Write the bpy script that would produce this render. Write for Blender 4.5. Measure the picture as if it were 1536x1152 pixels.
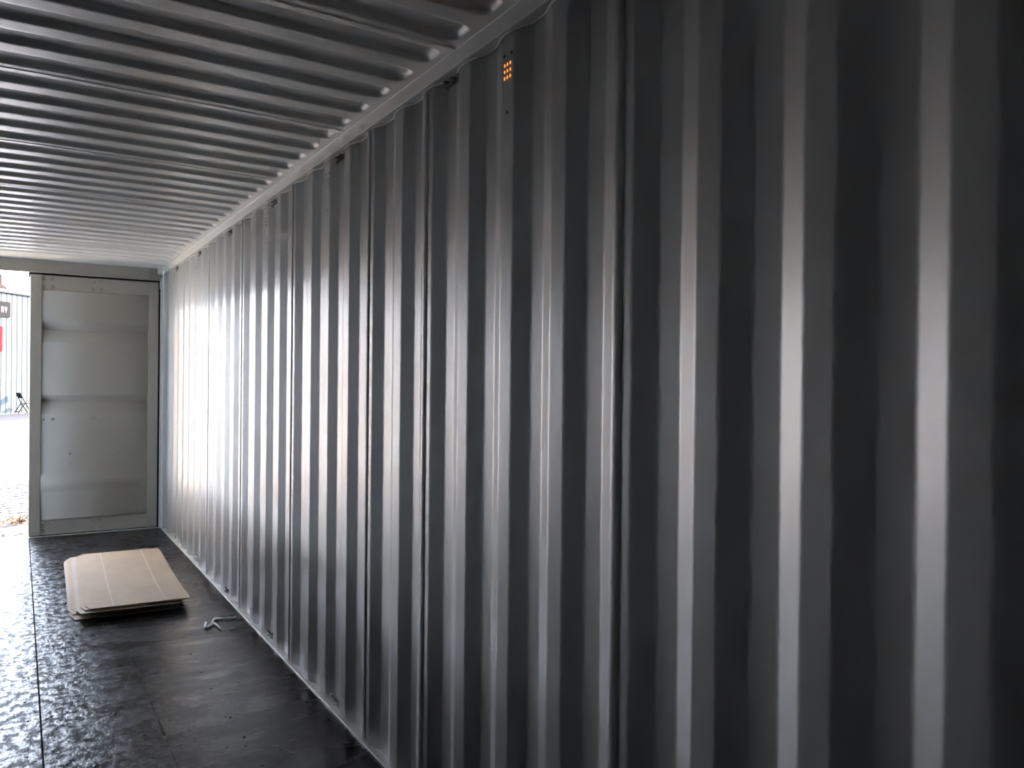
import bpy, bmesh, math, random
from mathutils import Vector, Matrix

random.seed(7)
scene = bpy.context.scene
C = scene.collection
for o in list(bpy.data.objects):
    bpy.data.objects.remove(o)

# ------------------------------------------------------------------ camera
# world: x = 0 is the inner face of the right wall's ribs, +y runs to the doors, z = 0 is the floor
YAW, PITCH, ROLL = 0.54988, -0.00275, 0.0101
CAM = Vector((-1.24782, 0.0, 1.51427))
F = Vector((math.sin(YAW) * math.cos(PITCH), math.cos(YAW) * math.cos(PITCH), math.sin(PITCH)))
RG = Vector((math.cos(YAW), -math.sin(YAW), 0))
UP = RG.cross(F)
rg = math.cos(ROLL) * RG + math.sin(ROLL) * UP
up = -math.sin(ROLL) * RG + math.cos(ROLL) * UP
cd = bpy.data.cameras.new('camera')
cd.sensor_width = 36.0
cd.lens = 1206.89 / 1536 * 36.0
cd.clip_start = 0.02
cd.clip_end = 400
cam = bpy.data.objects.new('camera', cd)
m = Matrix((rg, up, -F)).transposed().to_4x4()
m.translation = CAM
cam.matrix_world = m
C.objects.link(cam)
scene.camera = cam

# ------------------------------------------------------------------ sky, sun, exposure
w = bpy.data.worlds.new('sky')
scene.world = w
w.use_nodes = True
bgn = w.node_tree.nodes['Background']
bgn.inputs['Color'].default_value = (0.85, 0.97, 1.19, 1)
bgn.inputs['Strength'].default_value = 1.0
SUN_DIR = Vector((0.90, -0.05, 0.38)).normalized()      # towards the warm sun, front right
sd = bpy.data.lights.new('sun', 'SUN')
sd.energy = 3.2
sd.angle = math.radians(1.0)
sd.color = (1.0, 0.68, 0.38)
so = bpy.data.objects.new('sun', sd)
so.rotation_euler = SUN_DIR.to_track_quat('Z', 'Y').to_euler()
so.location = (20, 20, 8)
C.objects.link(so)
vs = scene.view_settings
vs.view_transform = 'Standard'
vs.look = 'None'
vs.gamma = 1.0
vs.use_curve_mapping = False
vs.exposure = 5.12

# ------------------------------------------------------------------ materials
def mat(name, col, rough=0.5, metal=0.0, spec=0.5):
    mt = bpy.data.materials.new(name)
    mt.use_nodes = True
    b = mt.node_tree.nodes['Principled BSDF']
    b.inputs['Base Color'].default_value = (*col, 1)
    b.inputs['Roughness'].default_value = rough
    b.inputs['Metallic'].default_value = metal
    b.inputs['Specular IOR Level'].default_value = spec
    return mt

def N(mt, kind, **kw):
    n = mt.node_tree.nodes.new(kind)
    for k, v in kw.items():
        if k in n.inputs:
            n.inputs[k].default_value = v
        else:
            setattr(n, k, v)
    return n

def lk(mt, a, ao, b, bi):
    mt.node_tree.links.new(a.outputs[ao], b.inputs[bi])

def coords(mt, scale=(1, 1, 1)):
    g = N(mt, 'ShaderNodeNewGeometry')
    mp = N(mt, 'ShaderNodeMapping')
    mp.inputs['Scale'].default_value = scale
    lk(mt, g, 'Position', mp, 'Vector')
    return mp

def noise(mt, vec, scale, detail=4, rough=0.55):
    n = N(mt, 'ShaderNodeTexNoise')
    n.inputs['Scale'].default_value = scale
    n.inputs['Detail'].default_value = detail
    n.inputs['Roughness'].default_value = rough
    lk(mt, vec, 'Vector', n, 'Vector')
    return n

def ramp(mt, src, stops, out='Fac'):
    r = N(mt, 'ShaderNodeValToRGB')
    e = r.color_ramp.elements
    while len(e) > 1:
        e.remove(e[-1])
    e[0].position = stops[0][0]
    e[0].color = (*stops[0][1], 1)
    for p, c in stops[1:]:
        q = e.new(p)
        q.color = (*c, 1)
    lk(mt, src, out, r, 'Fac')
    return r

def bump(mt, src, out, strength, dist, prev=None):
    b = N(mt, 'ShaderNodeBump')
    b.inputs['Strength'].default_value = strength
    b.inputs['Distance'].default_value = dist
    lk(mt, src, out, b, 'Height')
    if prev:
        lk(mt, prev, 'Normal', b, 'Normal')
    return b

def paint(name, col, rough, dirt=0.94, spec=0.5, ior=2.8):
    mt = mat(name, col, rough, 0, spec)
    p = mt.node_tree.nodes['Principled BSDF']
    p.inputs['IOR'].default_value = ior
    v = coords(mt, (1, 1, 0.25))
    n1 = noise(mt, v, 3.2, 5)
    d = tuple(c * dirt for c in col)
    r = ramp(mt, n1, [(0.25, d), (0.75, col)])
    lk(mt, r, 'Color', p, 'Base Color')
    v2 = coords(mt)
    n2 = noise(mt, v2, 2.2, 2)
    n3 = noise(mt, v2, 260, 2)
    rr = ramp(mt, n1, [(0.2, (rough * 1.08,) * 3), (0.8, (rough * 0.93,) * 3)])
    lk(mt, rr, 'Color', p, 'Roughness')
    b1 = bump(mt, n2, 'Fac', 0.05, 0.004)
    b2 = bump(mt, n3, 'Fac', 0.08, 0.0005, b1)
    lk(mt, b2, 'Normal', p, 'Normal')
    return mt

M = {}
M['wall'] = paint('light_grey_wall_paint', (0.56, 0.575, 0.58), 0.37)
M['roof'] = paint('light_grey_roof_paint', (0.72, 0.735, 0.72), 0.38)
M['door'] = paint('light_grey_door_paint', (0.335, 0.325, 0.285), 0.45, 0.93, 0.5, 1.5)
M['trim'] = paint('light_grey_trim_paint', (0.58, 0.60, 0.60), 0.38)
M['steel'] = mat('dark_painted_steel', (0.22, 0.23, 0.24), 0.35, 0.2)
M['rubber'] = mat('black_rubber', (0.006, 0.006, 0.006), 0.7, 0, 0.2)
M['hole'] = mat('dark_hole', (0.004, 0.004, 0.004), 0.9, 0, 0.1)
M['strap'] = mat('clear_white_plastic', (0.72, 0.74, 0.75), 0.3)
M['white'] = mat('white_enamel', (0.8, 0.82, 0.82), 0.4)

def make_floor_mat():
    mt = mat('dark_varnished_plywood', (0.03, 0.028, 0.027), 0.3)
    p = mt.node_tree.nodes['Principled BSDF']
    v = coords(mt, (0.55, 1.6, 1))
    n1 = noise(mt, v, 3.0, 7, 0.62)
    r = ramp(mt, n1, [(0.3, (0.005, 0.005, 0.0058)), (0.55, (0.010, 0.0098, 0.0108)), (0.75, (0.023, 0.022, 0.022))])
    # pale scuffs and dried dust
    v3 = coords(mt, (1.0, 2.6, 1))
    n4 = noise(mt, v3, 2.4, 8, 0.7)
    sc = ramp(mt, n4, [(0.60, (0, 0, 0)), (0.74, (1, 1, 1))])
    mx = N(mt, 'ShaderNodeMix', data_type='RGBA')
    mx.inputs['B'].default_value = (0.06, 0.057, 0.054, 1)
    lk(mt, r, 'Color', mx, 'A')
    lk(mt, sc, 'Color', mx, 'Factor')
    mt.node_tree.links.new(mx.outputs['Result'], p.inputs['Base Color'])
    # varnish: satin with worn patches
    rr = ramp(mt, n4, [(0.35, (0.20,) * 3), (0.7, (0.42,) * 3)])
    lk(mt, rr, 'Color', p, 'Roughness')
    # wood fibre relief; the varnish is worn off the raised fibres
    n2 = noise(mt, coords(mt, (24, 17, 20)), 1.0, 5, 0.65)
    n3 = noise(mt, coords(mt, (5, 8, 5)), 1.0, 3, 0.6)
    n5 = noise(mt, coords(mt, (130, 5, 1)), 1.0, 3, 0.6)
    # most wear runs down the middle of the container, the strip along the wall stays smooth
    sx_ = N(mt, 'ShaderNodeSeparateXYZ')
    lk(mt, coords(mt), 'Vector', sx_, 'Vector')
    wob = N(mt, 'ShaderNodeMath', operation='MULTIPLY_ADD')
    wob.inputs[1].default_value = 0.5
    lk(mt, n1, 'Fac', wob, 0)
    lk(mt, sx_, 'X', wob, 2)
    wear = N(mt, 'ShaderNodeMapRange')
    wear.inputs['From Min'].default_value = -0.75
    wear.inputs['From Max'].default_value = -0.25
    wear.inputs['To Min'].default_value = 1.0
    wear.inputs['To Max'].default_value = 0.12
    lk(mt, wob, 'Value', wear, 'Value')
    wr = ramp(mt, n2, [(0.46, (0.012,) * 3), (0.66, (0.34,) * 3)])
    sp = N(mt, 'ShaderNodeMix', data_type='FLOAT')
    sp.inputs['A'].default_value = 0.19
    lk(mt, wear, 'Result', sp, 'Factor')
    lk(mt, wr, 'Color', sp, 'B')
    mt.node_tree.links.new(sp.outputs['Result'], p.inputs['Specular IOR Level'])
    b1 = bump(mt, n3, 'Fac', 0.3, 0.005)
    b2 = bump(mt, n2, 'Fac', 1.0, 0.006, b1)
    lk(mt, wear, 'Result', b2, 'Strength')
    b3 = bump(mt, n5, 'Fac', 0.3, 0.001, b2)
    lk(mt, b3, 'Normal', p, 'Normal')
    return mt
M['floor'] = make_floor_mat()

def make_card(name, col):
    mt = mat(name, col, 0.75, 0, 0.25)
    p = mt.node_tree.nodes['Principled BSDF']
    n = noise(mt, coords(mt, (3, 1.2, 3)), 2.5, 6)
    d = tuple(c * 0.86 for c in col)
    r = ramp(mt, n, [(0.3, d), (0.65, col)])
    lk(mt, r, 'Color', p, 'Base Color')
    b = bump(mt, noise(mt, coords(mt, (1, 1, 1)), 14, 3), 'Fac', 0.2, 0.003)
    lk(mt, b, 'Normal', p, 'Normal')
    return mt
M['card'] = make_card('kraft_cardboard', (0.36, 0.275, 0.195))
M['card3'] = make_card('greyish_cardboard', (0.40, 0.33, 0.265))
M['card4'] = make_card('dark_fold_line', (0.27, 0.20, 0.14))
M['card2'] = make_card('pale_cardboard_crease', (0.47, 0.38, 0.29))

def make_ground():
    mt = mat('pale_gravel', (0.12, 0.12, 0.12), 0.9, 0, 0.2)
    p = mt.node_tree.nodes['Principled BSDF']
    v = coords(mt)
    n1 = noise(mt, v, 9, 8, 0.75)
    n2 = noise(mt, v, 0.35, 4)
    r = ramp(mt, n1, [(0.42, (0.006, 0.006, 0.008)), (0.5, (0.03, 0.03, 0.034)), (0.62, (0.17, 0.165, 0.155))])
    # shade near the container painted into the gravel colour, paler farther out
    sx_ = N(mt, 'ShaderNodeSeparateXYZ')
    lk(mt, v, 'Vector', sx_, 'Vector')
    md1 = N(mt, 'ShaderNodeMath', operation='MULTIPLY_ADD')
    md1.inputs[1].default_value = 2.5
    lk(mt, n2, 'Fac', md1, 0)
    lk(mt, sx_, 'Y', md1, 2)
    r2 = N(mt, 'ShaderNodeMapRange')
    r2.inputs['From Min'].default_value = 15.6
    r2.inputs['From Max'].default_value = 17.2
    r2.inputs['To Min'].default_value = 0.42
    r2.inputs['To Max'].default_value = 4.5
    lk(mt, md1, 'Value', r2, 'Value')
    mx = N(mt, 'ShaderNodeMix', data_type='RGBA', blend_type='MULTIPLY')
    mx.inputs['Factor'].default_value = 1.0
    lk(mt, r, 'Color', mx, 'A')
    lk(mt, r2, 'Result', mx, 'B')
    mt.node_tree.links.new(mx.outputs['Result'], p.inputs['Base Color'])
    b = bump(mt, n1, 'Fac', 0.8, 0.04)
    lk(mt, b, 'Normal', p, 'Normal')
    return mt
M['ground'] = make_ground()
M['stone'] = mat('grey_stone', (0.02, 0.02, 0.022), 0.9, 0, 0.2)
M['shade_band'] = mat('grey_ground_shade', (0.010, 0.010, 0.013), 0.9, 0, 0.1)
M['concrete'] = mat('pale_concrete', (0.12, 0.12, 0.12), 0.85, 0, 0.2)
M['siding'] = mat('white_ribbed_siding', (0.030, 0.038, 0.040), 0.7, 0, 0.1)
M['eave'] = mat('grey_eave_trim', (0.009, 0.009, 0.011), 0.7, 0, 0.1)
M['rib_shade'] = mat('grey_rib_shade', (0.018, 0.023, 0.026), 0.7, 0, 0.1)
M['roofing'] = mat('white_roofing', (0.3, 0.31, 0.32), 0.6)
M['cupola'] = mat('mauve_brown_shingle', (0.008, 0.005, 0.0055), 0.8, 0, 0.05)
M['sign'] = mat('charcoal_sign', (0.0028, 0.0035, 0.005), 0.8, 0, 0.05)
M['letter'] = mat('white_lettering', (0.045, 0.045, 0.045), 0.7, 0, 0.1)
M['red'] = mat('crimson_sign', (0.019, 0.0006, 0.0028), 0.8, 0, 0.05)
M['chair'] = mat('slate_blue_metal', (0.0025, 0.003, 0.005), 0.7, 0.0, 0.05)
M['straw'] = mat('dry_straw', (0.045, 0.030, 0.017), 0.8, 0, 0.2)

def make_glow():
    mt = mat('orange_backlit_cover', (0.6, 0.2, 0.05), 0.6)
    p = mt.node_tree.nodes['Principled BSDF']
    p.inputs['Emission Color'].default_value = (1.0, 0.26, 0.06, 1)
    p.inputs['Emission Strength'].default_value = 0.05  # sunlight through the vent holes, given as emission
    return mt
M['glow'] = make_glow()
M['glow2'] = mat('faint_orange_cover', (0.42, 0.24, 0.18), 0.6)

# ------------------------------------------------------------------ helpers
def empty(name, loc=(0, 0, 0)):
    o = bpy.data.objects.new(name, None)
    o.location = loc
    o.empty_display_size = 0.1
    C.objects.link(o)
    return o

def tag(o, label, cat, group=None, kind=None):
    o['label'] = label
    o['category'] = cat
    if group:
        o['group'] = group
    if kind:
        o['kind'] = kind
    return o

def struct(o):
    o['kind'] = 'structure'
    return o

def parent(o, par):
    if par is not None:
        o.parent = par
        o.matrix_parent_inverse = Matrix.Translation(-Vector(par_loc(par)))
    return o

def par_loc(par):
    v = Vector(par.location)
    q = par.parent
    while q is not None:
        v = v + Vector(q.location)
        q = q.parent
    # children meshes are modelled in world coordinates and keep location 0 under their own parent inverse
    return v if par.type == 'EMPTY' else Vector((0, 0, 0))

def obj(name, data, mt, par=None):
    if isinstance(data, bmesh.types.BMesh):
        me = bpy.data.meshes.new(name)
        data.normal_update()
        data.to_mesh(me)
        data.free()
    else:
        me = data
    if mt is not None and not me.materials:
        me.materials.append(mt)
    o = bpy.data.objects.new(name, me)
    C.objects.link(o)
    return parent(o, par)

def bx(bm, x0, x1, y0, y1, z0, z1, bev=0.0):
    r = bmesh.ops.create_cube(bm, size=1.0)
    vs_ = r['verts']
    for v in vs_:
        v.co = Vector(((x0 + x1) / 2 + v.co.x * (x1 - x0), (y0 + y1) / 2 + v.co.y * (y1 - y0), (z0 + z1) / 2 + v.co.z * (z1 - z0)))
    if bev > 0:
        es = list({e for v in vs_ for e in v.link_edges})
        bmesh.ops.bevel(bm, geom=es, offset=bev, segments=2, affect='EDGES', profile=0.5)
    return bm

def box(name, b, mt, par=None, bev=0.0):
    bm = bmesh.new()
    bx(bm, *b, bev)
    return obj(name, bm, mt, par)

def tube(bm, pts, r, seg=8, cap=True):
    pts = [Vector(p) for p in pts]
    rings = []
    n = len(pts)
    ref = Vector((0.31, 0.17, 0.93)).normalized()
    for i, p in enumerate(pts):
        t = (pts[min(i + 1, n - 1)] - pts[max(i - 1, 0)]).normalized()
        a = t.cross(ref)
        if a.length < 1e-3:
            a = t.cross(Vector((1, 0, 0)))
        a.normalize()
        b = t.cross(a)
        rr = r[i] if isinstance(r, (list, tuple)) else r
        rings.append([bm.verts.new(p + a * rr * math.cos(2 * math.pi * k / seg) + b * rr * math.sin(2 * math.pi * k / seg)) for k in range(seg)])
    for i in range(n - 1):
        for k in range(seg):
            f = bm.faces.new((rings[i][k], rings[i][(k + 1) % seg], rings[i + 1][(k + 1) % seg], rings[i + 1][k]))
            f.smooth = True
    if cap:
        bm.faces.new(list(reversed(rings[0])))
        bm.faces.new(rings[-1])
    return bm

def dome(bm, c, r, h, axis, seg=12, rings=4):
    """half-ellipsoid bump at c, rising by h along axis"""
    ax = Vector(axis).normalized()
    a = ax.orthogonal().normalized()
    b = ax.cross(a)
    prev = None
    for i in range(rings):
        t = i / rings * math.pi / 2
        ring = [bm.verts.new(Vector(c) + ax * h * math.sin(t) + (a * math.cos(2 * math.pi * k / seg) + b * math.sin(2 * math.pi * k / seg)) * r * math.cos(t)) for k in range(seg)]
        if prev:
            for k in range(seg):
                f = bm.faces.new((prev[k], prev[(k + 1) % seg], ring[(k + 1) % seg], ring[k]))
                f.smooth = True
        prev = ring
    top = bm.verts.new(Vector(c) + ax * h)
    for k in range(seg):
        f = bm.faces.new((prev[k], prev[(k + 1) % seg], top))
        f.smooth = True
    return bm

def disc(bm, c, ra, rb, axis, seg=12, u=None):
    ax = Vector(axis).normalized()
    a = Vector(u).normalized() if u else ax.orthogonal().normalized()
    b = ax.cross(a)
    bm.faces.new([bm.verts.new(Vector(c) + a * ra * math.cos(2 * math.pi * k / seg) + b * rb * math.sin(2 * math.pi * k / seg)) for k in range(seg)])
    return bm

def fillet(pts, r, n=3):
    """round the corners of an open 2-D polyline"""
    out = [pts[0]]
    for i in range(1, len(pts) - 1):
        p = Vector(pts[i]); a = Vector(pts[i - 1]) - p; b = Vector(pts[i + 1]) - p
        d = min(r, a.length * 0.45, b.length * 0.45)
        if d < 1e-5:
            out.append(pts[i]); continue
        p0 = p + a.normalized() * d
        p1 = p + b.normalized() * d
        sp = 0.0015                       # support points keep the flats flat under smooth shading
        qa = p0 + a.normalized() * sp
        out.append((qa.x, qa.y))
        for k in range(n + 1):
            t = k / n
            q = p0 * (1 - t) ** 2 + p * 2 * t * (1 - t) + p1 * t * t
            out.append((q.x, q.y))
        qb = p1 + b.normalized() * sp
        out.append((qb.x, qb.y))
    out.append(pts[-1])
    return out

def extrude_profile(bm, pts, z_levels, fn, smooth=True):
    """sweep a 2-D polyline through levels; fn(u, v, z) -> 3-D point"""
    rows = [[bm.verts.new(fn(u, v, z)) for (u, v) in pts] for z in z_levels]
    for j in range(len(rows) - 1):
        for i in range(len(pts) - 1):
            f = bm.faces.new((rows[j][i], rows[j][i + 1], rows[j + 1][i + 1], rows[j + 1][i]))
            f.smooth = smooth
    return bm

# ------------------------------------------------------------------ container measures
PIT, FACE, SLOPE, DEP = 0.278, 0.070, 0.0689, 0.0248
Y0 = 0.650
DEV = [0.0, 0.001, 0.004, 0.008, 0.010, 0.004, -0.002, -0.004, -0.018, -0.004, 0.002, -0.002, -0.015, -0.008, 0.004,
       -0.009, -0.004, 0.023, 0.023, 0.012, 0.0, -0.005, 0.016]
def RY(k):                                   # near edge of rib k
    return Y0 + PIT * k + (DEV[k] if 0 <= k < len(DEV) else 0.0)
YEND = 8.817
YBACK = RY(-14) - 0.05
XL = -2.33                                   # inner face of the left wall's ribs
Z1, Z2 = 2.567, 2.624                        # top rail, lower and upper edge
SEAMS = [-13, -9, -5, -1, 3, 7, 9, 13, 17, 21, 25]

# ------------------------------------------------------------------ floor
floor = struct(empty('floor'))
FX = [-2.312, -1.160, -1.148, -0.017]
rowsY = [YBACK, -2.19, 0.21, 2.61, 5.01, 7.41, YEND - 0.004]
G = 0.0022
for i in range(len(rowsY) - 1):
    y0, y1 = rowsY[i] + G, rowsY[i + 1] - G
    spans = [(FX[0], -1.159), (-1.151, FX[3])]
    if i == 3:
        spans = [(FX[0], -1.159), (-1.151, -0.712), (-0.709, FX[3])]
    for a, b in spans:
        box('plywood_sheet', (a, b, y0, y1, -0.028, random.uniform(-0.0008, 0.0), ), M['floor'], floor)
# steel centre strip and sub-floor under the joints
box('centre_strip', (-1.159, -1.151, YBACK, YEND - 0.004, -0.03, -0.010), M['hole'], floor)
box('subfloor', (-2.34, 0.05, YBACK, YEND + 0.02, -0.10, -0.030), M['steel'], floor)
hm = None
xs_s = [-0.075, -0.426, -0.775, -1.12, -1.21, -1.56, -1.91, -2.25]
ys_s = [2.62, 2.92, 3.20, 3.472, 3.72, 4.11, 4.37, 4.69, 5.01, 5.30, 5.59, 5.88, 6.20, 6.56, 6.9, 7.41, 7.75, 8.1, 8.45]
extra = [(-0.447, 3.736), (-0.665, 3.818), (-0.439, 3.392), (-0.506, 3.42), (-0.324, 3.286), (-0.852, 4.015), (-0.854, 4.996),
         (-0.576, 5.012), (-0.329, 5.014), (-0.688, 4.715), (-1.0, 4.266), (-1.061, 3.806), (-0.916, 3.648), (-0.862, 6.566)]
pts = [(x + random.uniform(-.008, .008), y + random.uniform(-.012, .012), 1.0) for x in xs_s for y in ys_s if random.random() < 0.85]
pts += [(x, y, 0.7) for x, y in extra]
bm = bmesh.new()
disc(bm, (0, 0, 0), 0.0075, 0.006, (0, 0, 1), 10)
hole_me = bpy.data.meshes.new('screw_hole')
bm.to_mesh(hole_me); bm.free()
hole_me.materials.append(M['hole'])
for x, y, s in pts:
    o = obj('screw_hole', hole_me, None, floor)
    o.location = (x, y, 0.0004)
    o.scale = (s, s, 1)
    o.rotation_euler.z = random.uniform(0, 3)

# ------------------------------------------------------------------ right wall
def wall_profile(ka, kb, ya=None, yb=None):
    """(y, x) points from the seam on rib ka to the seam on rib kb"""
    p = []
    if ya is None:
        p += [(RY(ka) + 0.034, -0.0022), (RY(ka) + FACE, -0.0022)]
        p += [(RY(ka) + FACE + SLOPE, DEP)]
    else:
        p += [(ya, DEP)]
        ka -= 1
    for k in range(ka + 1, kb + 1):
        p += [(RY(k) - SLOPE, DEP), (RY(k), 0.0)]
        if k < kb or yb is not None:
            p += [(RY(k) + FACE, 0.0), (RY(k) + FACE + SLOPE, DEP)]
        else:
            p += [(RY(k) + 0.044, 0.0), (RY(k) + 0.062, -0.0020)]
    if yb is not None:
        p += [(yb, DEP)]
    return p

wall_right = struct(empty('wall_right'))
zl = [0.003, 0.7, 1.4, 2.0, Z1]
panel_meshes = []
edges = [(None, -13)] + list(zip(SEAMS[:-1], SEAMS[1:])) + [(25, None)]
panels = {}
for a, b in edges:
    if a is None:
        prof = wall_profile(-14, b, ya=YBACK)
    elif b is None:
        prof = wall_profile(a, 28, yb=8.735)
    else:
        prof = wall_profile(a, b)
    prof = fillet(prof, 0.007, 3)
    bm = bmesh.new()
    extrude_profile(bm, prof, zl, lambda u, v, z: (v, u, z))
    o = obj('wall_panel', bm, M['wall'], wall_right)
    md = o.modifiers.new('sheet', 'SOLIDIFY')
    md.thickness = 0.0014
    md.offset = 1.0
    panels[a] = o
    bm = bmesh.new()
    tube(bm, [(v - 0.0015, u, Z1 - 0.004) for u, v in prof], 0.0035, 6)
    obj('weld_glint_bead', bm, M['white'], o)
    panel_meshes.append(o)

# ventilation perforations punched in some ribs
bm = bmesh.new(); disc(bm, (0, 0, 0), 0.0042, 0.0052, (-1, 0, 0), 12, u=(0, 1, 0)); vent_me = bpy.data.meshes.new('vent_hole'); bm.to_mesh(vent_me); bm.free()
bm = bmesh.new(); disc(bm, (0, 0, 0), 0.0045, 0.006, (-1, 0, 0), 12, u=(0, 1, 0)); scr_me = bpy.data.meshes.new('rivet_hole'); bm.to_mesh(scr_me); bm.free()
scr_me.materials.append(M['hole'])
def vent(k, holemat):
    pn = None
    for a, b in edges:
        if a is not None and a < k and (b is None or k <= b):
            pn = panels[a]
    yc = RY(k) + 0.036
    me = vent_me.copy(); me.materials.append(holemat)
    for r_ in range(3):
        for c_ in range(3):
            o = obj('vent_hole', me, None, pn)
            o.location = (-0.0006, yc + (c_ - 1) * 0.0162, 2.451 + (1 - r_) * 0.0195)
    for dy, z in ((0.018, 2.499), (-0.024, 2.498), (-0.002, 2.325)):
        o = obj('rivet_hole', scr_me, None, pn)
        o.location = (-0.0006, yc + dy, z)
vent(5, M['glow'])
vent(11, M['glow2'])
for k in (15, 23, 27):
    vent(k, M['hole'])

# left wall: the mirror of the right one
wall_left = struct(empty('wall_left', (XL, 0, 0)))
for p_ in panel_meshes:
    o = bpy.data.objects.new('wall_panel', p_.data)
    C.objects.link(o)
    o.parent = wall_left
    o.scale = (-1, 1, 1)

# back wall behind the camera
wall_back = struct(empty('wall_back'))
pts_ = [(0.03, 0.0)]
x = -0.06
while x > XL:
    pts_ += [(x, 0.0), (x - 0.05, -0.045), (x - 0.16, -0.045), (x - 0.21, 0.0)]
    x -= 0.30
pts_ += [(XL - 0.03, 0.0)]
bm = bmesh.new()
extrude_profile(bm, fillet(pts_, 0.008, 3), [0.0, 1.3, Z2 + 0.04], lambda u, v, z: (u, YBACK + 0.02 + v, z))
o = obj('wall_panel', bm, M['wall'], wall_back)
md = o.modifiers.new('sheet', 'SOLIDIFY'); md.thickness = 0.002

# ------------------------------------------------------------------ roof
ceiling = struct(empty('ceiling'))
RP, RDEP = 0.2112, 0.020
GC0 = 3.345 - 6 * RP                     # centre of groove 0
HW = 0.0635                              # half width of a groove at its mouth
XA, XB = XL + 0.035, -0.035              # groove ends
def groove_h(x, y, n):
    yc = GC0 + n * RP
    cx, hx = (XA + XB) / 2, (XB - XA) / 2
    # distance inside a rounded slot
    rr = 0.045
    qx = abs(x - cx) - (hx - rr); qy = abs(y - yc) - (HW - rr)
    dd = rr - (math.hypot(max(qx, 0), max(qy, 0)) + min(max(qx, qy), 0))
    if dd <= 0:
        return 0.0
    runx = 0.055 if qx > qy * 0.8 and qx > 0 else 0.014
    # soften towards the ends: the end wall is a gentle scoop, the sides are steep
    ex = hx - abs(x - cx)
    run = 0.014 + 0.0 * runx
    s = min(1.0, dd / run)
    s = s * s * (3 - 2 * s) * 0.5 + s * 0.5
    e = min(1.0, max(0.0, ex / 0.040))
    return RDEP * s * math.sin(e * math.pi / 2)
def roof_panel(n0, n1, lap):
    bm = bmesh.new()
    ysamp = []
    for n in range(n0, n1):
        yc = GC0 + n * RP
        for d in (-RP / 2, -0.078, -HW - 0.002, -HW + 0.002, -HW + 0.006, -HW + 0.010, -HW + 0.015, -0.036, -0.018, 0, 0.018, 0.036, HW - 0.015, HW - 0.010, HW - 0.006, HW - 0.002, HW + 0.002, 0.078):
            ysamp.append((yc + d, n))
    ysamp.append((GC0 + (n1 - 1) * RP + RP / 2 + 0.006, n1 - 1))
    ends = [0.0, 0.004, 0.010, 0.016, 0.022, 0.030, 0.038, 0.047, 0.056, 0.066]
    xsamp = [XL - 0.03] + [XA + e for e in ends] + [XA + 0.5, (XA + XB) / 2, XB - 0.5] + [XB - e for e in reversed(ends)] + [0.03]
    rows = []
    for j, (y, n) in enumerate(ysamp):
        dz = -0.0025 if (lap and j < 2) else 0.0
        rows.append([bm.verts.new((x, y, Z2 + dz + groove_h(x, y, n) + 0.012 * math.sin(math.pi * (x - XL) / -XL))) for x in xsamp])
    for j in range(len(rows) - 1):
        for i in range(len(xsamp) - 1):
            f = bm.faces.new((rows[j][i], rows[j][i + 1], rows[j + 1][i + 1], rows[j + 1][i]))
            f.smooth = True
    return obj('roof_panel', bm, M['roof'], ceiling)
n_first = int(math.floor((YBACK - GC0) / RP)) - 1
seams_r = [n for n in range(-40, 60) if (n - 7) % 5 == 0]
nl = int((8.60 - GC0) / RP)
cuts = [n_first] + [n for n in seams_r if n_first < n < nl] + [nl + 1]
for a, b in zip(cuts[:-1], cuts[1:]):
    roof_panel(a, b, True)
yr = GC0 + nl * RP + RP / 2
bm = bmesh.new()
for j in range(1):
    xs = [XL - 0.03 + i * (0.06 - XL) / 16 for i in range(17)]
    ra = [bm.verts.new((x, yr, Z2 + 0.012 * math.sin(math.pi * min(max((x - XL) / -XL, 0), 1)))) for x in xs]
    rb = [bm.verts.new((x, YEND + 0.08, Z2 - 0.004)) for x in xs]
    for i in range(16):
        bm.faces.new((ra[i], ra[i + 1], rb[i + 1], rb[i]))
obj('end_plate', bm, M['roof'], ceiling)
# outer skin so that no daylight leaks in
box('roof_skin', (XL - 0.06, 0.06, YBACK - 0.05, YEND + 0.08, Z2 + 0.036, Z2 + 0.05), M['roof'], ceiling)

# ------------------------------------------------------------------ rails and trims
def rail(name, sx, xo):
    """top side rail; sx = +1 right, -1 left; xo is the rib face"""
    t = struct(empty(name, (xo, 0, 0)))
    bm = bmesh.new()
    xa, xb = sorted((xo - sx * 0.010, xo + sx * 0.06))
    bx(bm, xa, xb, YBACK - 0.04, YEND - 0.02, Z1, Z2 + 0.0, 0.005)
    obj('side_rail', bm, M['trim'], t)
    for z_, r_ in ((Z2 - 0.001, 0.0032), (Z1 + 0.003, 0.0026)):
        bm = bmesh.new()
        tube(bm, [(xo - sx * 0.0098, YBACK, z_), (xo - sx * 0.0098, 2.0, z_), (xo - sx * 0.0098, YEND - 0.025, z_)], r_, 8)
        obj('weld_glint_bead', bm, M['white'], t)  # white beads added along the rail edges to draw their bright glint lines
    xa, xb = sorted((xo + sx * 0.032, xo + sx * 0.06))
    box('rail_web', (xa, xb, YBACK - 0.04, YEND - 0.02, Z2 - 0.001, Z2 + 0.045), M['trim'], t)
    return t
rail('trim_1', 1, 0.0)
rail('trim_2', -1, XL)

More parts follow.
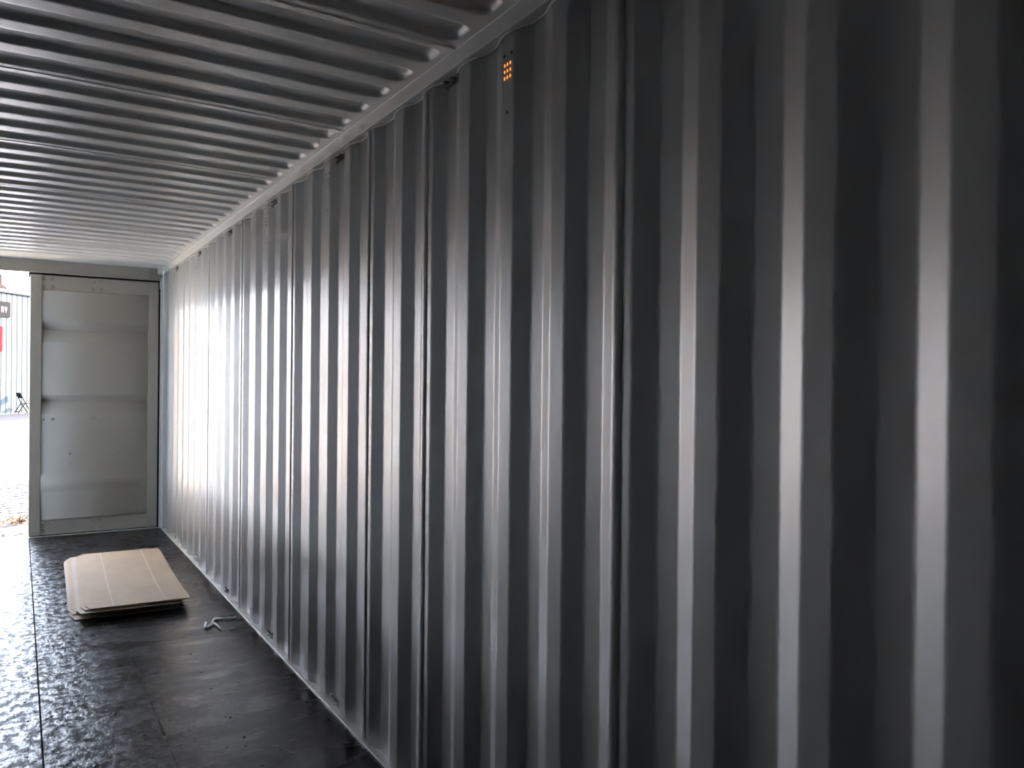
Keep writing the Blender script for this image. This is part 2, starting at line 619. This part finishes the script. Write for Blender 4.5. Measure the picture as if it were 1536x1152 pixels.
def sill(name, sx, xo):
    t = struct(empty(name, (xo, 0, 0)))
    xa, xb = sorted((xo - sx * 0.017, xo - sx * 0.012))
    bm = bmesh.new(); bx(bm, xa, xb, YBACK, YEND - 0.01, -0.02, 0.0065, 0.001)
    obj('floor_angle_lip', bm, M['trim'], t)
    xa, xb = sorted((xo - sx * 0.0125, xo + sx * 0.06))
    bm = bmesh.new(); bx(bm, xa, xb, YBACK, YEND - 0.01, -0.06, 0.003)
    obj('bottom_rail', bm, M['trim'], t)
    return t
t3 = sill('trim_3', 1, 0.0)
sill('trim_4', -1, XL)
for y in (4.86, 4.53, 3.62, 6.85, 5.75):
    box('weld_tab', (-0.0165, -0.0105, y - 0.03, y + 0.03, 0.003, 0.009), M['white'], t3, 0.001)

# corner posts
for nm, sx, xo in (('trim_5', 1, 0.0), ('trim_6', -1, XL)):
    t = struct(empty(nm, (xo, YEND, 0)))
    xa, xb = sorted((xo - sx * 0.012, xo + sx * 0.09)); box('corner_post', (xa, xb, 8.735, YEND + 0.10, -0.1, Z1), M['trim'], t, 0.004)
    xa, xb = sorted((xo - sx * 0.030, xo + sx * 0.02)); box('post_flange', (xa, xb, YEND - 0.005, YEND + 0.012, 0.0, 2.53), M['trim'], t, 0.002)
    xa, xb = sorted((xo - sx * 0.036, xo + sx * 0.0)); box('hinge_pad', (xa, xb, YEND - 0.010, YEND + 0.02, 2.42, 2.50), M['trim'], t, 0.002)

# header over the doors
t = struct(empty('trim_7', (XL / 2, YEND, 2.5)))
box('header_beam', (XL - 0.05, 0.05, YEND + 0.004, YEND + 0.10, 2.514, Z2 + 0.04), M['door'], t, 0.003)
box('header_lip', (XL + 0.02, -0.028, YEND - 0.016, YEND + 0.02, 2.500, 2.516), M['door'], t, 0.002)
for x in (-0.128, XL + 0.128):
    box('header_rib', (x - 0.005, x + 0.005, YEND - 0.012, YEND + 0.01, 2.514, Z2 + 0.004), M['door'], t, 0.002)
for x0, x1 in ((-0.058, -0.012), (XL + 0.012, XL + 0.058)):
    box('corner_gusset', (x0, x1, YEND - 0.03, YEND + 0.01, Z1 - 0.005, Z2), M['trim'], t, 0.003)
# steel threshold
t = struct(empty('trim_8', (XL / 2, YEND, 0)))
box('threshold', (XL - 0.02, 0.03, YEND - 0.004, YEND + 0.12, -0.12, 0.002), M['trim'], t, 0.002)

# ------------------------------------------------------------------ right door leaf, closed
DXL, DXR, DZ0, DZ1 = -1.162, -0.046, 0.012, 2.484
door = struct(empty('door_1', (-0.6, YEND, 0)))
YD = YEND + 0.006
box('door_stile', (DXL, -1.068, YD, YD + 0.05, DZ0, DZ1), M['door'], door, 0.004)
box('door_stile', (-0.139, DXR, YD, YD + 0.05, DZ0, DZ1), M['door'], door, 0.004)
top_r = box('door_top_rail', (-1.069, -0.138, YD + 0.016, YD + 0.05, 2.345, DZ1), M['door'], door, 0.004)
bot_r = box('door_bottom_rail', (-1.069, -0.138, YD + 0.016, YD + 0.05, DZ0, 0.152), M['door'], door, 0.004)
yp = YD + 0.007
prof = [(0.151, 0.02), (0.152, 0), (0.425, 0), (0.490, -0.011), (0.515, -0.011), (0.60, 0), (1.165, 0), (1.275, 0.030), (1.288, 0.030), (1.345, 0),
        (1.85, 0), (1.955, 0.032), (1.975, 0.032), (2.052, 0), (2.344, 0), (2.345, 0.02)]
bm = bmesh.new()
extrude_profile(bm, fillet(prof, 0.010, 3), [-1.0685, -0.6, -0.1385], lambda u, v, z: (z, yp + v, u))
panel = obj('door_panel', bm, M['door'], door)
md = panel.modifiers.new('sheet', 'SOLIDIFY'); md.thickness = 0.002; md.offset = -1
BT = [(-1.057, 2.448), (-0.982, 2.452), (-1.057, 2.372), (-0.981, 2.375), (-0.636, 2.449), (-0.563, 2.451), (-0.636, 2.376), (-0.562, 2.377)]
BM = [(-1.052, 1.113), (-0.972, 1.115), (-0.626, 1.12), (-0.552, 1.118), (-0.828, 0.779), (-0.827, 0.684), (-0.412, 0.784), (-0.412, 0.69)]
BB = [(-1.045, 0.125), (-0.97, 0.121), (-0.627, 0.124), (-0.558, 0.128), (-1.044, 0.049), (-0.97, 0.05), (-0.624, 0.053), (-0.557, 0.054)]
bm = bmesh.new(); dome(bm, (0, 0, 0), 0.016, 0.009, (0, -1, 0), 12, 3); bolt_me = bpy.data.meshes.new('bolt'); bm.to_mesh(bolt_me); bm.free(); bolt_me.materials.append(M['door'])
for lst, par_, yy in ((BT, top_r, YD + 0.016), (BM, panel, yp), (BB, bot_r, YD + 0.016)):
    for x, z in lst:
        o = obj('bolt', bolt_me, None, par_)
        o.location = (x, yy, z)
bm = bmesh.new()
bx(bm, DXL - 0.012, 0.0, YD + 0.030, YD + 0.048, DZ1 - 0.03, 2.520)
bx(bm, DXR - 0.02, -0.020, YD + 0.030, YD + 0.048, -0.005, 2.520)
bx(bm, DXL, 0.0, YD + 0.030, YD + 0.048, -0.005, DZ0 + 0.02)
obj('door_gasket', bm, M['rubber'], door)
box('door_outer_sheet', (DXL + 0.005, -0.02, YD + 0.066, YD + 0.07, 0.0, 2.51), M['door'], door)

# ------------------------------------------------------------------ left door leaf, swung open outside
HINGE = Vector((XL + 0.03, YEND + 0.04, 0))
door2 = struct(empty('door_2', HINGE))
door2.rotation_euler.z = math.radians(82)
mir = Matrix.Translation(Vector((XL, 0, 0)) - HINGE) @ Matrix.Diagonal((-1, 1, 1, 1))
for ch_ in list(door.children):
    c_ = bpy.data.objects.new(ch_.name.split('.')[0], ch_.data); C.objects.link(c_)
    c_.parent = door2
    c_.matrix_basis = mir
    for md_ in ch_.modifiers:
        q_ = c_.modifiers.new(md_.name, 'SOLIDIFY'); q_.thickness = md_.thickness; q_.offset = md_.offset
    for g_ in ch_.children:
        d_ = bpy.data.objects.new('bolt', g_.data); C.objects.link(d_)
        d_.parent = c_
        d_.location = g_.location

# ------------------------------------------------------------------ lashing hooks on the right wall
def lashing(k, top, label):
    yc = RY(k) + FACE + SLOPE + 0.02
    zc = Z1 - 0.018 if top else 0.022
    s = -1 if top else 1
    t = tag(empty('lashing_hook', (DEP, yc, Z1 if top else 0.003)), label, 'lashing hook',
            'lashing hooks under the top rail' if top else 'lashing hooks along the floor edge')
    bm = bmesh.new(); bx(bm, DEP - 0.012, DEP + 0.001, yc - 0.045, yc + 0.03, zc - 0.014, zc + 0.014, 0.002)
    obj('base_plate', bm, M['steel'], t)
    for dy in (0.020, -0.028):
        bm = bmesh.new()
        tube(bm, [(DEP - 0.004, yc + dy, zc), (-0.004, yc + dy, zc + s * 0.004), (-0.008, yc + dy, zc + s * 0.005)], [0.0055, 0.0055, 0.004], 8)
        obj('lug', bm, M['trim'] if not top else M['steel'], t)
    bm = bmesh.new()
    a = Vector((DEP - 0.006, yc - 0.035, zc)); b = Vector((-0.006, yc + 0.010, zc + s * 0.036))
    tube(bm, [a, a.lerp(b, 0.5), b], 0.0055, 8)
    obj('hook_rod', bm, M['steel'], t)
    bm = bmesh.new()
    bmesh.ops.create_icosphere(bm, subdivisions=2, radius=0.0075, matrix=Matrix.Translation(b))
    for f in bm.faces: f.smooth = True
    obj('rod_tip', bm, M['white'], t)
names = ['nearest', 'second', 'third', 'fourth', 'fifth', 'farthest']
for i, k in enumerate((6, 10, 14, 18, 22, 26)):
    lashing(k, True, '%s steel lashing hook from the camera, hanging under the ceiling rail of the right wall' % names[i])
names = ['nearest', 'second', 'third', 'fourth', 'farthest']
for i, k in enumerate((10, 14, 18, 22, 26)):
    lashing(k, False, '%s steel lashing hook from the camera, at the foot of the right wall' % names[i])

# ------------------------------------------------------------------ flattened cardboard boxes
def sheet(nl_, ang, z0, lift, label, wdt=0.612, lng=1.93, cut=(0.018, 0.12), top=False, mt='card'):
    """nl_: near-left corner; ang: heading of the long side; lift: rise of the near edge"""
    t = tag(empty('cardboard_sheet', (nl_[0], nl_[1], z0)), label, 'cardboard', 'flattened boxes stacked on the floor')
    ca, sa = math.cos(ang), math.sin(ang)
    def W(u, v, dz=0.0):
        z = z0 + lift * max(0.0, 1 - v / 1.1) ** 2 + dz
        return (nl_[0] + u * ca + v * sa, nl_[1] - u * sa + v * ca, z)
    bm = bmesh.new()
    vs_ = [0.0, cut[1] * 0.5, cut[1], 0.3, 0.5, 0.7, 0.9, 1.1, 1.5, lng - cut[1], lng - cut[1] * 0.4, lng]
    th = 0.0055
    topr, botr = [], []
    for v in vs_:
        c = 0.0
        if v < cut[1]: c = cut[0] * (1 - v / cut[1]) + 0.006
        if v > lng - cut[1]: c = cut[0] * (1 - (lng - v) / cut[1]) + 0.006
        cr = 0.008 if v in (0.0, lng) else 0.0
        us = [c, 0.16, 0.31, 0.46, wdt - cr]
        topr.append([bm.verts.new(W(u, v, th)) for u in us])
        botr.append([bm.verts.new(W(u, v, 0)) for u in us])
    n, mm = len(vs_), 5
    for j in range(n - 1):
        for i in range(mm - 1):
            bm.faces.new((topr[j][i], topr[j][i + 1], topr[j + 1][i + 1], topr[j + 1][i]))
            bm.faces.new((botr[j][i], botr[j + 1][i], botr[j + 1][i + 1], botr[j][i + 1]))
        bm.faces.new((topr[j][0], topr[j + 1][0], botr[j + 1][0], botr[j][0]))
        bm.faces.new((topr[j][-1], botr[j][-1], botr[j + 1][-1], topr[j + 1][-1]))
    for i in range(mm - 1):
        bm.faces.new((topr[0][i], botr[0][i], botr[0][i + 1], topr[0][i + 1]))
        bm.faces.new((topr[-1][i], topr[-1][i + 1], botr[-1][i + 1], botr[-1][i]))
    obj('board', bm, M[mt], t)
    if top:
        for fr in (0.257, 0.762):
            bm = bmesh.new()
            u = fr * wdt
            a = [bm.verts.new(W(u - 0.0035, v, th + 0.0006)) for v in vs_]
            b = [bm.verts.new(W(u + 0.0035, v, th + 0.0006)) for v in vs_]
            c2 = [bm.verts.new(W(u, v, th + 0.0014)) for v in vs_]
            for j in range(len(vs_) - 1):
                bm.faces.new((a[j], c2[j], c2[j + 1], a[j + 1]))
                bm.faces.new((c2[j], b[j], b[j + 1], c2[j + 1]))
            obj('crease', bm, M['card2'], t)
        for v0, v1 in ((0.55, 0.52), (1.12, 1.08), (1.62, 1.60)):
            bm = bmesh.new()
            us = [0.004 + i * (wdt - 0.008) / 12 for i in range(13)]
            a = [bm.verts.new(W(u, v0 + (v1 - v0) * u / wdt - 0.003, th + 0.0008)) for u in us]
            b = [bm.verts.new(W(u, v0 + (v1 - v0) * u / wdt + 0.003, th + 0.0008)) for u in us]
            for j in range(12):
                bm.faces.new((a[j], a[j + 1], b[j + 1], b[j]))
            obj('fold_line', bm, M['card4'], t)
    return t
R_ = math.radians
sheet((-0.966, 5.675), R_(1.2), 0.001, 0.0, 'bottom cardboard sheet of the stack, lying flat on the dark floor', 0.635, 1.88)
sheet((-0.970, 5.79), R_(1.5), 0.0072, 0.0, 'second cardboard sheet from the bottom of the stack, just above the flat lowest one', 0.60, 1.78, mt='card3')
sheet((-0.952, 5.80), R_(1.6), 0.0134, 0.0, 'third cardboard sheet from the bottom of the stack, its left edge showing', 0.58, 1.80)
sheet((-0.936, 5.60), R_(1.9), 0.0198, 0.034, 'cardboard sheet two below the top of the stack, near edge curling up', 0.60, 1.95, mt='card3')
sheet((-0.910, 5.64), R_(2.2), 0.0262, 0.036, 'cardboard sheet directly below the top creased one', 0.60, 1.95)
sheet((-0.885, 5.625), R_(2.2), 0.0326, 0.038, 'top cardboard sheet of the stack with two long pale creases', 0.612, 1.97, top=True)

# ------------------------------------------------------------------ plastic strap scraps
def ribbon(name, pts_list, label):
    bm = bmesh.new()
    for pts_, r0 in pts_list:
        n = len(pts_)
        tube(bm, [(x, y, 0.0075 + 0.004 * (0.5 + 0.5 * math.sin(i * 2.1))) for i, (x, y) in enumerate(pts_)], [r0 * (1.0 + 0.45 * math.sin(i * 1.7) ** 2) for i in range(n)], 6)
    return tag(obj(name, bm, M['strap']), label, 'plastic scrap')
ribbon('plastic_strap', [
    ([(-0.251, 5.216), (-0.272, 5.129), (-0.272, 5.094), (-0.255, 5.115), (-0.24, 5.139), (-0.222, 5.171), (-0.207, 5.235), (-0.190, 5.27), (-0.172, 5.282), (-0.143, 5.246), (-0.109, 5.235), (-0.063, 5.242)], 0.0055),
    ([(-0.207, 5.22), (-0.190, 5.25), (-0.160, 5.245), (-0.135, 5.238)], 0.0045),
    ([(-0.216, 5.19), (-0.209, 5.15), (-0.202, 5.117), (-0.203, 5.035)], 0.0045)],
    'crumpled clear plastic strap lying on the floor near the right wall')
ribbon('plastic_scrap', [([(-0.161, 5.008), (-0.152, 5.004), (-0.145, 5.002), (-0.125, 5.011)], 0.0055)],
       'short loose bit of white plastic beside the crumpled strap')

# ------------------------------------------------------------------ outside: ground
GZ = -0.15
def quad(name, p, mt):
    bm = bmesh.new()
    bm.faces.new([bm.verts.new(q) for q in p])
    return obj(name, bm, mt)
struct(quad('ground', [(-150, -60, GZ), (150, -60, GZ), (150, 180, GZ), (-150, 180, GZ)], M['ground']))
P0 = Vector((-1.45, 43.0, 0)); D = Vector((0.63, 0.777, 0)).normalized(); NN = Vector((D.y, -D.x, 0))
def fp(s, n, z):
    return P0 + D * s + NN * n + Vector((0, 0, z))
def fbox(bm, s0, s1, n0, n1, z0, z1):
    v = [bm.verts.new(fp(s, n, z)) for z in (z0, z1) for n in (n0, n1) for s in (s0, s1)]
    for f in ((0, 1, 5, 4), (3, 2, 6, 7), (0, 4, 6, 2), (1, 3, 7, 5), (4, 5, 7, 6), (0, 2, 3, 1)):
        bm.faces.new([v[i] for i in f])
    return bm
bm = bmesh.new(); fbox(bm, -14, 16, 0.4, 5.1, GZ - 0.05, GZ + 0.012)
struct(obj('ground_shade_strip', bm, M['shade_band']))  # dark strip stands in for the building's shadow on the ground
bm = bmesh.new(); fbox(bm, -14, 16, 5.1, 6.3, GZ - 0.05, GZ + 0.04)
struct(obj('kerb_strip', bm, M['concrete']))
# loose stones just outside the doorway
bm = bmesh.new()
for i in range(1500):
    y = random.uniform(9.1, 17)
    x = -1.25 + random.uniform(-0.7, 0.5) - 0.01 * (y - 9)
    s = random.uniform(0.008, 0.03)
    if abs(y - 10.75) < 0.75:
        continue
    mtx = Matrix.Translation((x, y, GZ + s * 0.15)) @ Matrix.Rotation(random.uniform(0, 6), 4, 'Z') @ Matrix.Diagonal((s, s * random.uniform(0.6, 1), s * 0.5, 1))
    bmesh.ops.create_icosphere(bm, subdivisions=1, radius=1.0, matrix=mtx)
tag(obj('loose_stones', bm, M['stone']), 'loose grey stones scattered on the gravel outside the open doorway', 'stones', kind='stuff')
bm = bmesh.new()
for i in range(160):
    a = random.uniform(0, 6.28); r = abs(random.gauss(0, 0.16))
    b0 = Vector((-1.235 + r * math.cos(a), 10.75 + 1.3 * r * math.sin(a), GZ + 0.005))
    dr = Vector((random.uniform(-1, 1), random.uniform(-1, 1), random.uniform(0.05, 0.6))).normalized() * random.uniform(0.06, 0.16)
    sd_ = dr.cross(Vector((0, 0, 1))).normalized() * 0.005
    v = [bm.verts.new(b0 - sd_), bm.verts.new(b0 + sd_), bm.verts.new(b0 + dr * 0.6 + sd_ * 0.8 + Vector((0, 0, .01))), bm.verts.new(b0 + dr)]
    bm.faces.new((v[0], v[1], v[2])); bm.faces.new((v[0], v[2], v[3]))
tag(obj('dry_grass_clump', bm, M['straw']), 'clump of dry straw-coloured grass on the gravel outside the door', 'grass', kind='stuff')

# ------------------------------------------------------------------ outside: white ribbed building
bld = tag(empty('building', P0 + Vector((0, 0, GZ))), 'long white building clad in vertical ribbed metal seen through the doorway', 'building')
ZT = 5.28
bm = bmesh.new()
prof = [(0, 0), (0.045, 0), (0.06, 0.022), (0.085, 0.022), (0.10, 0), (0.32, 0)]
prof = [(a + 0.32 * i, b) for i in range(3) for a, b in (prof if i == 0 else prof[1:])]
extrude_profile(bm, prof, [GZ, ZT], lambda u, v, z: D * u + NN * v + Vector((0, 0, z)), False)
sid_me = bpy.data.meshes.new('siding_panel'); bm.to_mesh(sid_me); bm.free(); sid_me.materials.append(M['siding'])
S0, S1 = -8.2, 14.84
n = int(round((S1 - S0) / 0.96))
for i in range(n):
    o = bpy.data.objects.new('siding_panel', sid_me); C.objects.link(o); o.parent = bld
    o.location = D * (S0 + 0.96 * i) + Vector((0, 0, -GZ))
bm = bmesh.new(); fbox(bm, -0.022, 0.022, 0.002, 0.026, GZ, ZT - 0.02)  # dark strips painted for the shade along the siding ribs
rib_me = bpy.data.meshes.new('rib_shade_strip'); 
for v_ in bm.verts: v_.co -= P0
bm.to_mesh(rib_me); bm.free(); rib_me.materials.append(M['rib_shade'])
for i in range(int((S1 - S0) / 0.32)):
    o = bpy.data.objects.new('rib_shade_strip', rib_me); C.objects.link(o); o.parent = bld
    o.location = D * (S0 + 0.32 * i + 0.0725) + Vector((0, 0, -GZ))
bm = bmesh.new(); fbox(bm, S0, S1, -9, -0.03, GZ, ZT)
obj('body', bm, M['siding'], bld)
bm = bmesh.new(); fbox(bm, S0 - 0.1, S1 + 0.1, -0.05, 0.14, ZT - 0.02, ZT + 0.055)
obj('eave_trim', bm, M['eave'], bld)
bm = bmesh.new()
v = [bm.verts.new(fp(s, nn, z)) for s in (S0 - 0.1, S1 + 0.1) for nn, z in ((0.10, ZT + 0.055), (-4.5, ZT + 0.75), (-9.1, ZT + 0.055), (-9.1, ZT), (0.10, ZT))]
for f in ((0, 1, 6, 5), (1, 2, 7, 6), (0, 4, 3, 2, 1), (5, 6, 7, 8, 9), (3, 4, 9, 8), (2, 3, 8, 7), (4, 0, 5, 9)):
    bm.faces.new([v[i] for i in f])
obj('roof', bm, M['roofing'], bld)
for i in range(-4, 14):
    s = -0.49 + 0.465 * i
    bm = bmesh.new()
    tube(bm, [fp(s - 0.02, 0.02, ZT + 0.05), fp(s + 0.02, -0.02, ZT + 0.17)], 0.016, 6)
    obj('snow_guard', bm, M['eave'], bld)
bm = bmesh.new(); tube(bm, [fp(S0, -0.02, ZT + 0.155), fp(S1, -0.02, ZT + 0.155)], 0.006, 6)
obj('snow_rail', bm, M['roofing'], bld)
# cupola with a flared skirt on the roof
bm = bmesh.new()
for (a0, a1, z0, z1) in ((0.30, 0.02, ZT + 0.17, ZT + 0.38), (0.02, 0.0, ZT + 0.38, ZT + 0.72), (0.10, 0.10, ZT + 0.72, ZT + 0.76)):
    lo = [bm.verts.new(fp(s, nn, z0)) for s, nn in ((-2.2 - a0, 0.0 + a0 * .3), (-0.76 + a0, 0.0 + a0 * .3), (-0.76 + a0, -1.4 - a0 * .3), (-2.2 - a0, -1.4 - a0 * .3))]
    hi = [bm.verts.new(fp(s, nn, z1)) for s, nn in ((-2.2 - a1, 0.0 + a1 * .3), (-0.76 + a1, 0.0 + a1 * .3), (-0.76 + a1, -1.4 - a1 * .3), (-2.2 - a1, -1.4 - a1 * .3))]
    for i in range(4):
        bm.faces.new((lo[i], lo[(i + 1) % 4], hi[(i + 1) % 4], hi[i]))
    bm.faces.new(hi)
    bm.faces.new(list(reversed(lo)))
obj('cupola', bm, M['cupola'], bld)

# black sign with white letters
sg = tag(empty('shop_sign', fp(-1.2, 0.03, 4.16)), 'black sign board with white letters RV high on the white building', 'sign')
bm = bmesh.new(); fbox(bm, -2.6, -0.31, 0.026, 0.07, 4.17, 4.86)
obj('board', bm, M['sign'], sg)
def letter(polys, s0, sw, z0, zh):
    bm = bmesh.new()
    for pl in polys:
        fr = [bm.verts.new(fp(s0 + u * sw, 0.085, z0 + v * zh)) for u, v in pl]
        bk = [bm.verts.new(fp(s0 + u * sw, 0.069, z0 + v * zh)) for u, v in pl]
        bm.faces.new(fr)
        for i in range(len(pl)):
            j = (i + 1) % len(pl)
            bm.faces.new((fr[j], fr[i], bk[i], bk[j]))
    return obj('letter', bm, M['letter'], sg)
Vp = [[(0, 1), (0.3, 1), (0.5, 0.35), (0.7, 1), (1, 1), (0.64, 0), (0.36, 0)]]
Rp = [[(0, 0), (0.28, 0), (0.28, 1), (0, 1)], [(0.28, 1), (0.28, 0.8), (0.62, 0.8), (0.74, 0.95), (0.62, 1)], [(0.62, 0.8), (0.68, 0.7), (0.95, 0.7), (0.93, 0.85), (0.74, 0.95)],
      [(0.68, 0.7), (0.62, 0.58), (0.72, 0.42), (0.93, 0.55), (0.95, 0.7)], [(0.28, 0.58), (0.28, 0.38), (0.72, 0.42), (0.62, 0.58)], [(0.42, 0.4), (0.7, 0), (1.0, 0), (0.72, 0.42)]]
letter(Vp, -0.685, 0.175, 4.37, 0.265)
letter(Rp, -0.875, 0.170, 4.37, 0.265)
sg = tag(empty('wall_banner', fp(-1.2, 0.03, 2.64)), 'red banner panel on the white building, below the black sign', 'sign')
bm = bmesh.new(); fbox(bm, -2.2, -0.745, 0.026, 0.05, 2.64, 3.74)
obj('board', bm, M['red'], sg)

# folding chair by the building
ch = tag(empty('folding_chair', fp(0.45, 0.55, GZ)), 'dark blue-grey folding chair standing outside the white building', 'chair')
CX = Vector((0.92, 0.39, 0)); CY = Vector((-0.39, 0.92, 0)) * 1.0
CB = Vector((-1.03, 42.6, GZ))
def cp(f, sd__, z):
    return CB + CX * f + CY * sd__ + Vector((0, 0, z))
for s in (-0.21, 0.21):
    bm = bmesh.new(); tube(bm, [cp(-0.26, s, 0.93), cp(-0.05, s, 0.48), cp(0.24, s, 0.02)], 0.023, 8)
    obj('front_leg', bm, M['chair'], ch)
    bm = bmesh.new(); tube(bm, [cp(-0.02, s * 0.9, 0.52), cp(-0.34, s * 0.9, 0.02)], 0.023, 8)
    obj('rear_leg', bm, M['chair'], ch)
bm = bmesh.new(); tube(bm, [cp(-0.30, -0.19, 0.10), cp(-0.30, 0.19, 0.10)], 0.018, 8); obj('stretcher', bm, M['chair'], ch)
bm = bmesh.new()
v = [bm.verts.new(cp(f, s, z)) for f, z in ((-0.27, 0.94), (-0.165, 0.70)) for s in (-0.21, 0.21)] + [bm.verts.new(cp(f + 0.025, s, z + 0.01)) for f, z in ((-0.27, 0.94), (-0.165, 0.70)) for s in (-0.21, 0.21)]
for f in ((0, 1, 3, 2), (4, 6, 7, 5), (0, 4, 5, 1), (2, 3, 7, 6), (0, 2, 6, 4), (1, 5, 7, 3)):
    bm.faces.new([v[i] for i in f])
obj('backrest', bm, M['chair'], ch)
bm = bmesh.new()
v = [bm.verts.new(cp(f, s, z)) for z in (0.44, 0.465) for f in (-0.10, 0.30) for s in (-0.20, 0.20)]
for f in ((0, 1, 3, 2), (4, 6, 7, 5), (0, 4, 5, 1), (2, 3, 7, 6), (0, 2, 6, 4), (1, 5, 7, 3)):
    bm.faces.new([v[i] for i in f])
obj('seat', bm, M['chair'], ch)

# thin sheet metal: keep shadow rays on their own side of the sheet
for o_ in bpy.data.objects:
    if o_.type == 'MESH':
        o_.shadow_terminator_geometry_offset = 0.0
        o_.shadow_terminator_shading_offset = 0.0
